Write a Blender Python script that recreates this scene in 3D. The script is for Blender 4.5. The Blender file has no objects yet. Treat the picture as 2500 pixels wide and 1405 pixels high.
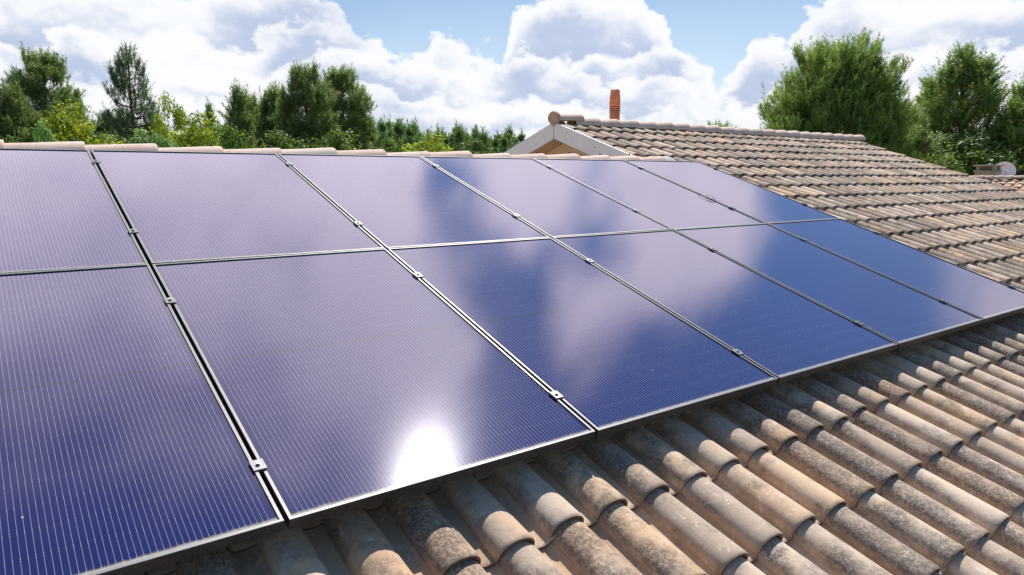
import bpy, math, random
import numpy as np
from mathutils import Vector, Matrix

scene = bpy.context.scene
COL = scene.collection
rad = math.radians
PITCH = rad(18.2)                     # roof pitch
CP, SP = math.cos(PITCH), math.sin(PITCH)
ZB = 4.6                              # height of the panels' top edge above the ground
S = 1.154                             # panel pitch along the ridge
QV = S * 1.5061307                    # panel pitch down the slope

# ------------------------------------------------------------------ camera
R_UVN = [[0.8006143804695784, -0.5692441606296159, 0.18702325891212368],
         [-0.09207254819793698, -0.4253041775684898, -0.9003549313515673],
         [0.5920635604843164, 0.703617397546302, -0.3929164010509183]]
C_UVN = [-0.5245622972 * S, -4.266296971 * S, 1.25555205 * S]
def uvn_dir(d):                       # (along ridge, up slope, roof normal) -> world
    return Vector((d[0], d[1] * CP - d[2] * SP, d[1] * SP + d[2] * CP))
cam_loc = uvn_dir(C_UVN) + Vector((0, 0, ZB))
ax_r = uvn_dir(R_UVN[0]); ax_d = uvn_dir(R_UVN[1]); ax_f = uvn_dir(R_UVN[2])
cam_data = bpy.data.cameras.new('camera')
cam = bpy.data.objects.new('camera', cam_data); COL.objects.link(cam)
M = Matrix((( ax_r.x, -ax_d.x, -ax_f.x, cam_loc.x),
            ( ax_r.y, -ax_d.y, -ax_f.y, cam_loc.y),
            ( ax_r.z, -ax_d.z, -ax_f.z, cam_loc.z), (0, 0, 0, 1)))
cam.matrix_world = M
cam_data.sensor_fit = 'HORIZONTAL'; cam_data.angle = rad(71.0865)
cam_data.clip_start = 0.05; cam_data.clip_end = 3000
scene.camera = cam

# ------------------------------------------------------------------ view
scene.view_settings.view_transform = 'Standard'
scene.view_settings.look = 'None'
scene.view_settings.exposure = 0.42
scene.view_settings.gamma = 1.0
scene.view_settings.use_curve_mapping = False
scene.render.film_transparent = False
scene.cycles.use_denoising = True
scene.cycles.max_bounces = 6
scene.cycles.sample_clamp_indirect = 6.0

# ------------------------------------------------------------------ sun
SUN_EL, SUN_AZ = 52.9, 41.9           # azimuth measured from the ridge direction (+X) towards +Y
sd = Vector((math.cos(rad(SUN_EL)) * math.cos(rad(SUN_AZ)), math.cos(rad(SUN_EL)) * math.sin(rad(SUN_AZ)), math.sin(rad(SUN_EL))))
sun_data = bpy.data.lights.new('sun', 'SUN'); sun_data.energy = 5.0; sun_data.angle = rad(0.55)
sun_data.color = (1.0, 0.955, 0.88)
sun = bpy.data.objects.new('sun', sun_data); COL.objects.link(sun)
sun.rotation_euler = sd.to_track_quat('Z', 'Y').to_euler(); sun.location = (0, 0, 60)

# ------------------------------------------------------------------ node helper
class NT:
    def __init__(self, tree):
        self.t = tree; self.n = tree.nodes; self.l = tree.links
    def new(self, kind, **props):
        nd = self.n.new(kind)
        for k, v in props.items(): setattr(nd, k, v)
        return nd
    def put(self, sock, v):
        if v is None: return
        if isinstance(v, bpy.types.NodeSocket): self.l.new(v, sock)
        else: sock.default_value = v
    def math(self, op, a, b=None, c=None, clamp=False):
        nd = self.new('ShaderNodeMath', operation=op); nd.use_clamp = clamp
        for i, v in enumerate((a, b, c)):
            if v is not None: self.put(nd.inputs[i], v)
        return nd.outputs[0]
    def vmath(self, op, a, b=None, scale=None):
        nd = self.new('ShaderNodeVectorMath', operation=op)
        self.put(nd.inputs[0], a)
        if b is not None: self.put(nd.inputs[1], b)
        if scale is not None: self.put(nd.inputs[3], scale)
        return nd.outputs[0]
    def mix(self, f, a, b, mode='MIX'):
        nd = self.new('ShaderNodeMix', data_type='RGBA', blend_type=mode, clamp_factor=True)
        self.put(nd.inputs[0], f)
        for i, v in ((6, a), (7, b)):
            if isinstance(v, tuple) and len(v) == 3: v = v + (1,)
            self.put(nd.inputs[i], v)
        return nd.outputs[2]
    def noise(self, vec, scale, detail=4, rough=.55, dist=0, color=False):
        nd = self.new('ShaderNodeTexNoise')
        if vec is not None: self.put(nd.inputs['Vector'], vec)
        nd.inputs['Scale'].default_value = scale; nd.inputs['Detail'].default_value = detail
        nd.inputs['Roughness'].default_value = rough; nd.inputs['Distortion'].default_value = dist
        return nd.outputs[1 if color else 0]
    def smooth(self, v, lo, hi, a=0., b=1.):
        nd = self.new('ShaderNodeMapRange', interpolation_type='SMOOTHSTEP')
        self.put(nd.inputs[0], v)
        for i, k in enumerate((lo, hi, a, b)): nd.inputs[i + 1].default_value = k
        return nd.outputs[0]
    def lin(self, v, lo, hi, a=0., b=1.):
        nd = self.new('ShaderNodeMapRange'); nd.clamp = True
        self.put(nd.inputs[0], v)
        for i, k in enumerate((lo, hi, a, b)): nd.inputs[i + 1].default_value = k
        return nd.outputs[0]
    def ramp(self, f, stops, interp='LINEAR'):
        nd = self.new('ShaderNodeValToRGB'); cr = nd.color_ramp; cr.interpolation = interp
        while len(cr.elements) < len(stops): cr.elements.new(1.0)
        for e, (p, c) in zip(cr.elements, stops):
            e.position = p; e.color = tuple(c) + (1,)
        self.put(nd.inputs[0], f)
        return nd.outputs[0]
    def sep(self, v):
        nd = self.new('ShaderNodeSeparateXYZ'); self.put(nd.inputs[0], v); return nd.outputs
    def comb(self, x, y, z):
        nd = self.new('ShaderNodeCombineXYZ')
        for i, v in enumerate((x, y, z)): self.put(nd.inputs[i], v)
        return nd.outputs[0]
    def bump(self, h, strength=.3, dist=.01, normal=None):
        nd = self.new('ShaderNodeBump'); nd.inputs['Strength'].default_value = strength
        nd.inputs['Distance'].default_value = dist; self.put(nd.inputs['Height'], h)
        if normal is not None: self.put(nd.inputs['Normal'], normal)
        return nd.outputs[0]

# ------------------------------------------------------------------ world: blue sky with cumulus
world = bpy.data.worlds.new('World'); scene.world = world; world.use_nodes = True
W = NT(world.node_tree); W.n.clear()
# banks of cumulus one in front of the other: tops in tenths of a degree of elevation, azimuth 5..95 deg, 3 apart
BANKS = [
    ('A', [123,123,123,123,123,124,127,130,128,112,30,62,93,143,144,144,122,32,32,32,105,137,134,131,118,128,127,124,123,123,123]),
    ('B', [79,79,79,79,79,82,90,82,88,94,99,58,96,93,97,87,89,95,105,84,108,113,102,93,102,93,98,79,85,85,85]),
    ('C', [59,59,59,59,59,62,60,72,71,73,50,55,69,72,75,87,95,83,85,88,93,85,75,76,80,70,59,68,64,64,64]),
    ('D', [41,41,41,41,41,42,44,45,46,44,44,44,49,47,48,55,57,57,60,60,69,61,52,56,54,51,44,43,44,44,44]),
    ('E', [26,26,26,26,26,27,29,31,31,30,29,30,31,33,33,32,31,30,31,31,31,32,33,32,29,25,25,26,26,26,26]),]
# higher up (the part the panels mirror): azimuth 8..92 deg, 4 apart
SKY2 = [(18, '8620022455667777777777', '2222111111111222222222'),
        (22, '6200088866667777777777', '3222111111111222222222'),
        (26, '1000399938876788888888', '3322111111111222222222'),
        (30, '1000268249808988888888', '3332211111112222222222'),
        (34, '1000225924338988888888', '3333222211112222222222'),
        (38, '1000125600478888888888', '3333222211122223333333'),
        (42, '1000023207898887888888', '3333322222222223333333'),
        (46, '1110012047888777877777', '3333333333233344444444'),
        (50, '2222222246666666666555', '4444443333333444455555'),
        (55, '2222222234445555554444', '4444443333334445555555'),
        (61, '2222222222222222222222', '5555555555555555555555'),
        (75, '3333333333333333333333', '4444444444444444444444')]
def resample(t): return [float(v) for v in np.interp(5 + 3 * np.arange(31), 8 + 4 * np.arange(22), [int(c) for c in t])]
SKY2 = [(e, resample(a), resample(b)) for e, a, b in SKY2]
BMEAN = .36
def rowramp(f, cs, gs):
    n = len(cs)
    return W.ramp(f, [(i / (n - 1), (float(c) / 9, float(g) / 9, 0)) for i, (c, g) in enumerate(zip(cs, gs))])
def cloud_nodes():
    tc = W.new('ShaderNodeTexCoord'); d0 = tc.outputs['Generated']
    w = W.vmath('SUBTRACT', W.noise(d0, 9, 5, .6, color=True), (.5, .5, .5))
    d = W.vmath('NORMALIZE', W.vmath('ADD', d0, W.vmath('MULTIPLY', w, (.05, .05, .04))))
    x, y, z = W.sep(d)
    az = W.math('ARCTAN2', y, x); el = W.math('MULTIPLY', W.math('ARCSINE', z), 57.29578)
    fa = W.lin(az, rad(5), rad(95))
    sq = W.vmath('MULTIPLY', d0, (1, 1, 1.5))
    wq = W.vmath('ADD', sq, W.vmath('MULTIPLY', W.vmath('SUBTRACT', W.noise(sq, 18, 3, .55, color=True), (.5, .5, .5)), (.04, .04, .04)))
    def billow(v, sc, det):
        nd = W.new('ShaderNodeTexVoronoi', feature='F1'); nd.normalize = True; W.l.new(v, nd.inputs['Vector'])
        nd.inputs['Scale'].default_value = sc; nd.inputs['Detail'].default_value = det; nd.inputs['Roughness'].default_value = .55
        return W.math('SUBTRACT', BMEAN, nd.outputs['Distance'])
    bb = billow(wq, 17, 2.5)
    fb = W.math('SUBTRACT', W.noise(sq, 22, 7, .6), .5)
    fb2 = W.math('SUBTRACT', W.noise(W.vmath('ADD', sq, (3.1, 1.7, .4)), 6, 6, .55), .52)
    # --- the high field that the panels mirror
    col = None; pe = None
    for e, cs, gs in SKY2:
        r = rowramp(fa, cs, gs)
        col = r if col is None else W.mix(W.lin(el, pe, e), col, r)
        pe = e
    cv = W.sep(col)
    dens = W.math('ADD', W.math('MULTIPLY_ADD', cv[0], 1.35, -.2), W.math('ADD', W.math('MULTIPLY', bb, .35), W.math('MULTIPLY', fb, .8)))
    upper = W.lin(el, 12.5, 16)
    mask = W.smooth(dens, .12, .92)
    thin = W.smooth(W.math('ADD', cv[0], W.math('MULTIPLY', fb2, .8)), .3, 1.0, 0, .30)
    mask = W.math('MULTIPLY', W.math('MAXIMUM', mask, thin), upper)
    shade = W.smooth(W.math('ADD', W.math('MULTIPLY', cv[1], .95), W.math('ADD', W.math('MULTIPLY', fb2, 1.7), W.math('MULTIPLY', bb, -.6))), .05, 1.0)
    hi = W.lin(el, 14, 34)                                   # cloud nearer the sun is brighter
    light = W.mix(hi, (.95, .96, .985), (2.28, 2.18, 2.30))
    dark = W.mix(hi, (.42, .51, .72), (.95, .92, 1.16))
    zen = W.lin(el, 62, 80)
    light = W.mix(zen, light, (1.0, .98, 1.02)); dark = W.mix(zen, dark, (.5, .55, .66))
    # unseen sky away from the sun: cloud dimmed to deepen the tile shadows
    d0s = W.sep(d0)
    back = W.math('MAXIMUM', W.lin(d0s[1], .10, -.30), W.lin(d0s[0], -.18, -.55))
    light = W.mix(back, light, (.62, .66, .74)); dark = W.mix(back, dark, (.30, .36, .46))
    cc = W.mix(shade, light, dark)
    # --- low banks, far to near
    veil = W.lin(el, 2, 16, .50, .0)                         # pale air towards the horizon
    mask = W.math('MAXIMUM', mask, veil)
    depth = (2.2, 1.7, 1.8, 1.9, 3.0)
    for k, (nm, tops) in enumerate(BANKS):
        t = W.math('MULTIPLY', W.sep(W.ramp(fa, [(i / 30, (v / 160, 0, 0)) for i, v in enumerate(tops)]))[0], 16.)
        e = W.math('SUBTRACT', t, el)
        e = W.math('ADD', e, W.math('ADD', W.math('MULTIPLY', bb, 4.6 - .4 * k), W.math('MULTIPLY_ADD', fb2, 2.2, W.math('MULTIPLY', fb, 4.6))))
        m = W.smooth(e, -.2, .6)
        sh = W.math('ADD', W.smooth(e, .15, depth[k] * 1.9, -.03, .84), W.math('ADD', W.math('MULTIPLY', fb2, 2.6), W.math('ADD', W.math('MULTIPLY', bb, -.5), W.math('MULTIPLY', fb, -.35))))
        sh = W.smooth(sh, .0, .92)
        c = W.mix(sh, (.93, .945, .98), (.50, .585, .77))
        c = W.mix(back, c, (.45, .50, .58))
        cc = W.mix(m, cc, c)
        mask = W.math('MAXIMUM', mask, m)
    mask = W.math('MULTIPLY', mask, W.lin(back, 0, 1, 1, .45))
    return mask, cc, el
mask, cloud_col, el_s = cloud_nodes()
sky = W.new('ShaderNodeTexSky', sky_type='NISHITA'); sky.sun_disc = False
sky.sun_elevation = rad(SUN_EL); sky.sun_rotation = rad(90 - SUN_AZ)
sky.air_density = 1.0; sky.dust_density = 0.02; sky.ozone_density = 2.2
bg_sky = W.new('ShaderNodeBackground'); bg_sky.inputs[1].default_value = 0.078
W.l.new(W.mix(W.lin(el_s, 14, 26), sky.outputs[0], W.vmath('MULTIPLY', sky.outputs[0], (.92, 1.34, 1.52))), bg_sky.inputs[0])   # deeper blue overhead
bg_cl = W.new('ShaderNodeBackground'); bg_cl.inputs[1].default_value = 0.78
W.l.new(cloud_col, bg_cl.inputs[0])
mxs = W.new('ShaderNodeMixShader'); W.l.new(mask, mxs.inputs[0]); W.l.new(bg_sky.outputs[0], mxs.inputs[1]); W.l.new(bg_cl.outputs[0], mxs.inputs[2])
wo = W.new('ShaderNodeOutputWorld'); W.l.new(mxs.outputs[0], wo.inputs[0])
world.cycles.sampling_method = 'MANUAL'; world.cycles.sample_map_resolution = 512

# ------------------------------------------------------------------ object helpers
def tag(o, label=None, cat=None, group=None, kind=None):
    if label: o['label'] = label
    if cat: o['category'] = cat
    if group: o['group'] = group
    if kind: o['kind'] = kind
    return o
def empty(name, loc=(0, 0, 0), rot=(0, 0, 0)):
    o = bpy.data.objects.new(name, None); o.empty_display_size = .2
    COL.objects.link(o); o.location = loc; o.rotation_euler = rot
    return o
def mesh_obj(name, verts, faces, mat, parent=None, smooth=False, attrs=None, mats=None, fmat=None):
    me = bpy.data.meshes.new(name)
    if isinstance(faces, np.ndarray):
        v = np.asarray(verts, np.float32); k = faces.shape[1]; nf = len(faces)
        me.vertices.add(len(v)); me.vertices.foreach_set('co', v.ravel())
        me.loops.add(nf * k); me.loops.foreach_set('vertex_index', faces.astype(np.int32).ravel())
        me.polygons.add(nf); me.polygons.foreach_set('loop_start', np.arange(0, nf * k, k, dtype=np.int32))
        me.update(calc_edges=True)
    else:
        me.from_pydata([tuple(p) for p in verts], [], faces); me.update()
    for m in (mats or [mat]): me.materials.append(m)
    if fmat is not None: me.polygons.foreach_set('material_index', np.asarray(fmat, np.int32))
    if smooth: me.polygons.foreach_set('use_smooth', np.ones(len(me.polygons), bool))
    if attrs:
        for k, a in attrs.items():
            at = me.attributes.new(k, 'FLOAT_COLOR', 'POINT')
            a = np.asarray(a, np.float32)
            if a.shape[1] == 3: a = np.concatenate([a, np.ones((len(a), 1), np.float32)], 1)
            at.data.foreach_set('color', a.ravel())
    me.validate()
    o = bpy.data.objects.new(name, me); COL.objects.link(o)
    if parent is not None: o.parent = parent
    return o
class MB:
    """collects simple solids into one mesh"""
    def __init__(self): self.v = []; self.f = []; self.m = []
    def add(self, vs, fs, mi=0):
        b = len(self.v); self.v += [tuple(p) for p in vs]; self.f += [tuple(b + i for i in q) for q in fs]; self.m += [mi] * len(fs)
    def box(self, x0, x1, y0, y1, z0, z1, mi=0, bev=0.0):
        if bev <= 0:
            self.add([(x0,y0,z0),(x1,y0,z0),(x1,y1,z0),(x0,y1,z0),(x0,y0,z1),(x1,y0,z1),(x1,y1,z1),(x0,y1,z1)],
                     [(0,3,2,1),(4,5,6,7),(0,1,5,4),(1,2,6,5),(2,3,7,6),(3,0,4,7)], mi)
        else:
            b = bev
            vs = [(x0,y0,z0),(x1,y0,z0),(x1,y1,z0),(x0,y1,z0),(x0,y0,z1-b),(x1,y0,z1-b),(x1,y1,z1-b),(x0,y1,z1-b),
                  (x0+b,y0+b,z1),(x1-b,y0+b,z1),(x1-b,y1-b,z1),(x0+b,y1-b,z1)]
            fs = [(0,3,2,1),(8,9,10,11)]
            for i in range(4):
                j = (i + 1) % 4; fs += [(i, j, 4 + j, 4 + i), (4 + i, 4 + j, 8 + j, 8 + i)]
            self.add(vs, fs, mi)
    def tube(self, pts, radii, n=6, mi=0, cap=True):
        pts = [Vector(p) for p in pts]; vs = []; fs = []
        for i, p in enumerate(pts):
            t = (pts[min(i + 1, len(pts) - 1)] - pts[max(i - 1, 0)]).normalized()
            a = t.cross(Vector((0, 0, 1)))
            if a.length < .05: a = t.cross(Vector((1, 0, 0)))
            a.normalize(); b = t.cross(a)
            for k in range(n):
                w = 2 * math.pi * k / n; vs.append(p + (a * math.cos(w) + b * math.sin(w)) * radii[i])
        for i in range(len(pts) - 1):
            for k in range(n):
                k2 = (k + 1) % n; fs.append((i * n + k, i * n + k2, (i + 1) * n + k2, (i + 1) * n + k))
        if cap: fs += [tuple(range(n)), tuple((len(pts) - 1) * n + k for k in reversed(range(n)))]
        self.add(vs, fs, mi)
    def lathe(self, prof, n=24, c=(0, 0, 0), mi=0):
        vs = []; fs = []
        for r, z in prof:
            for k in range(n):
                w = 2 * math.pi * k / n; vs.append((c[0] + r * math.cos(w), c[1] + r * math.sin(w), c[2] + z))
        for i in range(len(prof) - 1):
            for k in range(n):
                k2 = (k + 1) % n; fs.append((i * n + k, i * n + k2, (i + 1) * n + k2, (i + 1) * n + k))
        self.add(vs, fs, mi)
    def build(self, name, mat, parent=None, smooth=False, mats=None):
        return mesh_obj(name, self.v, self.f, mat, parent, smooth, mats=mats, fmat=self.m if mats else None)

def roofP(u, v, h): return np.stack([u, -v * CP - h * SP, ZB - v * SP + h * CP], -1)   # metres down the front slope, height above the panels' glass plane
def at(px, py, depth):                # point of the place seen at a photo position and distance
    d = ax_r * ((px - 1250) / 1749.64) + ax_d * ((py - 702.5) / 1749.64) + ax_f
    return cam_loc + d * depth

# ------------------------------------------------------------------ materials
def mat_new(name):
    m = bpy.data.materials.new(name); m.use_nodes = True
    t = NT(m.node_tree); t.n.clear()
    out = t.new('ShaderNodeOutputMaterial'); b = t.new('ShaderNodeBsdfPrincipled'); t.l.new(b.outputs[0], out.inputs[0])
    return m, t, b, out
def mat_simple(name, col, rough=.6, metal=0., var=.12, nscale=8, bump=0., bscale=60, spec=.4):
    m, t, b, out = mat_new(name)
    tc = t.new('ShaderNodeTexCoord'); o = tc.outputs['Object']
    n = t.noise(o, nscale, 5, .6)
    c = t.mix(t.smooth(n, .3, .7), tuple(k * (1 - var) for k in col), tuple(min(1, k * (1 + var)) for k in col))
    t.l.new(c, b.inputs['Base Color']); b.inputs['Roughness'].default_value = rough; b.inputs['Metallic'].default_value = metal
    b.inputs['Specular IOR Level'].default_value = spec
    if bump: t.l.new(t.bump(t.noise(o, bscale, 4, .6), bump, .004), b.inputs['Normal'])
    return m

def make_tile_mat(name, fresh=0.0, tone=(1, 1, 1)):
    m, t, b, out = mat_new(name)
    tc = t.new('ShaderNodeTexCoord'); o = tc.outputs['Object']
    at_ = t.new('ShaderNodeAttribute', attribute_name='tile'); ra = t.sep(at_.outputs['Color'])
    off = t.vmath('ADD', o, t.vmath('MULTIPLY', at_.outputs['Color'], (37., 53., 0.)))
    along = t.new('ShaderNodeAttribute', attribute_name='along'); al = t.sep(along.outputs['Color'])   # x: 0 head .. 1 nose, y: crest height, z: random
    big = t.noise(off, 5.5, 4, .6); mid = t.noise(off, 22, 5, .65); fine = t.noise(off, 140, 3, .72); grit = t.noise(off, 64, 3, .68)
    T = lambda c: tuple(a * k for a, k in zip(c, tone))
    warm = t.mix(ra[1], T((.64, .41, .235)), T((.61, .44, .295)))
    grey = t.mix(ra[1], T((.44, .355, .285)), T((.59, .49, .405)))
    f = t.smooth(t.math('ADD', t.math('MULTIPLY', ra[0], .85), t.math('MULTIPLY', t.math('SUBTRACT', big, .5), 1.5)), .40, .95)
    f = t.math('MAXIMUM', f, t.lin(al[1], .35, .1, 0, .75))           # the pans stay cleaner and warmer
    c = t.mix(f, grey, warm)
    c = t.mix(t.smooth(mid, .35, .75, 0, .35), c, T((.50, .40, .32)))
    ochre = t.math('MULTIPLY', t.smooth(t.noise(t.vmath('ADD', off, (4, 4, 8)), 7, 4, .6), .52, .68), t.smooth(ra[1], .35, .75))
    c = t.mix(t.math('MULTIPLY', ochre, .7), c, T((.70, .49, .24)))
    c = t.mix(t.lin(ra[1], 0, 1, .30, 0.), c, T((.26, .20, .165)))            # some tiles fired or soiled darker
    # pale lichen
    pale = t.math('MULTIPLY', t.smooth(grit, .50, .66), t.smooth(t.noise(t.vmath('ADD', off, (9, 2, 5)), 13, 4, .6), .46, .66))
    c = t.mix(t.math('MULTIPLY', pale, .72), c, T((.74, .66, .56)))
    # dark speckled growth, in patches of its own
    patch = t.smooth(t.math('ADD', t.math('ADD', t.noise(t.vmath('ADD', off, (1, 7, 3)), 9, 4, .62), t.math('MULTIPLY', t.math('SUBTRACT', .42, al[2]), .22)), t.math('MULTIPLY', t.math('SUBTRACT', ra[2], .5), .34)), .34, .66)
    sp = t.smooth(t.math('ADD', t.math('MULTIPLY', fine, .6), t.math('MULTIPLY', grit, .4)), .58, .45)
    dk = t.math('MULTIPLY', t.math('MULTIPLY', patch, sp), t.lin(al[1], .05, .4, .35, 1.))
    c = t.mix(t.math('MULTIPLY', t.math('MULTIPLY', patch, t.smooth(mid, .3, .7, .35, 1.)), .50 * (1 - .5 * fresh)), c, T((.17, .14, .125)))
    c = t.mix(t.math('MULTIPLY', dk, .74 * (1 - .6 * fresh)), c, T((.075, .065, .06)))
    ge = t.smooth(fine, .38, .62)
    c = t.mix(t.math('MULTIPLY', ge, .20), c, T((.20, .16, .135)))
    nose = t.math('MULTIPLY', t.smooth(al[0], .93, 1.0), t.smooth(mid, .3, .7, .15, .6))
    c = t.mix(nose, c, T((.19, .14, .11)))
    c = t.mix(t.lin(al[0], 1.05, 1.2, 0, .75), c, T((.105, .072, .055)))       # nose end and lip: dark underside shade painted in
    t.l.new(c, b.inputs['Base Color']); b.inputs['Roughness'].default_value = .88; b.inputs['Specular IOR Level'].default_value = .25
    hgt = t.math('ADD', t.math('MULTIPLY', fine, .5), t.math('MULTIPLY', grit, .7))
    t.l.new(t.bump(hgt, .55, .003), b.inputs['Normal'])
    return m
M_TILE = make_tile_mat('weathered_roof_tile', 0., (1.02, .975, .93))
def make_ridge_mat():
    m, t, b, out = mat_new('pinkish_ridge_tile')
    tc = t.new('ShaderNodeTexCoord'); o = tc.outputs['Object']
    oi = t.new('ShaderNodeObjectInfo'); r = oi.outputs['Random']
    off = t.vmath('ADD', o, t.comb(t.math('MULTIPLY', r, 40), t.math('MULTIPLY', r, 91), 0.))
    c = t.mix(r, (.62, .44, .36), (.60, .50, .42))
    c = t.mix(t.smooth(t.noise(off, 6, 5, .6), .42, .7, 0, .7), c, (.55, .36, .28))
    c = t.mix(t.math('MULTIPLY', t.smooth(t.noise(off, 70, 4, .7), .52, .68), t.smooth(t.noise(off, 9, 3, .6), .45, .65)), c, (.27, .22, .19))
    c = t.mix(t.smooth(t.noise(off, 120, 2, .6), .56, .7, 0, .5), c, (.72, .64, .54))
    t.l.new(c, b.inputs['Base Color']); b.inputs['Roughness'].default_value = .85; b.inputs['Specular IOR Level'].default_value = .25
    t.l.new(t.bump(t.noise(off, 160, 3, .6), .35, .002), b.inputs['Normal'])
    return m
M_RIDGE = make_ridge_mat()
M_TERRA = mat_simple('terracotta', (.70, .24, .115), .75, var=.16, nscale=14, bump=.2)
M_DISC = mat_simple('clay_cap', (.42, .27, .18), .85, var=.2, nscale=20, bump=.3)
M_GROOVE = mat_simple('dark_groove', (.10, .03, .02), .9)  # dark colour for the flue's ring grooves
M_WHITE = mat_simple('white_board', (.70, .69, .71), .55, var=.03, nscale=5)
M_TAN = mat_simple('tan_render', (.56, .42, .27), .85, var=.06, nscale=4, bump=.15)
M_WALL = mat_simple('beige_render', (.62, .50, .36), .9, var=.06, nscale=3, bump=.2)
M_MORTAR = mat_simple('grey_mortar', (.50, .49, .48), .95, var=.2, nscale=20, bump=.5)
M_ALU = mat_simple('mill_aluminium', (.13, .13, .137), .5, .6, var=.08, nscale=40)
M_STEEL = mat_simple('bolt_steel', (.35, .34, .33), .35, .9, var=.1, nscale=90)
M_BLACK = mat_simple('black_cable', (.02, .02, .022), .5)
M_NUB = mat_simple('dark_screw', (.03, .025, .025), .6)
M_CONC = mat_simple('grey_concrete', (.33, .31, .27), .9, var=.2, nscale=9, bump=.4)
M_DISH = mat_simple('white_dish', (.74, .74, .76), .45, var=.03)
M_UNDER = mat_simple('roof_underlay', (.05, .045, .04), .95)
M_GRASS = mat_simple('grass', (.075, .11, .03), .95, var=.4, nscale=.5, bump=.4, bscale=3)

def make_frame_mat(name, c0, c1, metal, rough, dusty):
    m, t, b, out = mat_new(name)
    tc = t.new('ShaderNodeTexCoord'); o = tc.outputs['Object']
    n = t.noise(o, 25, 4, .6); dust = t.noise(o, 160, 3, .7)
    c = t.mix(n, c0, c1)
    c = t.mix(t.smooth(dust, .48, .75, 0, dusty), c, (.30, .25, .20))
    t.l.new(c, b.inputs['Base Color']); b.inputs['Metallic'].default_value = metal; b.inputs['Roughness'].default_value = rough
    t.l.new(t.bump(dust, .08, .001), b.inputs['Normal'])
    return m
M_FRAME = make_frame_mat('black_anodised_frame', (.020, .018, .020), (.035, .030, .030), 0., .42, .22)
M_FTOP = make_frame_mat('dusty_sheen_frame_top', (.12, .12, .128), (.17, .17, .175), .3, .46, .45)  # dust plus the bright sheen of upward faces, put into the colour

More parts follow.
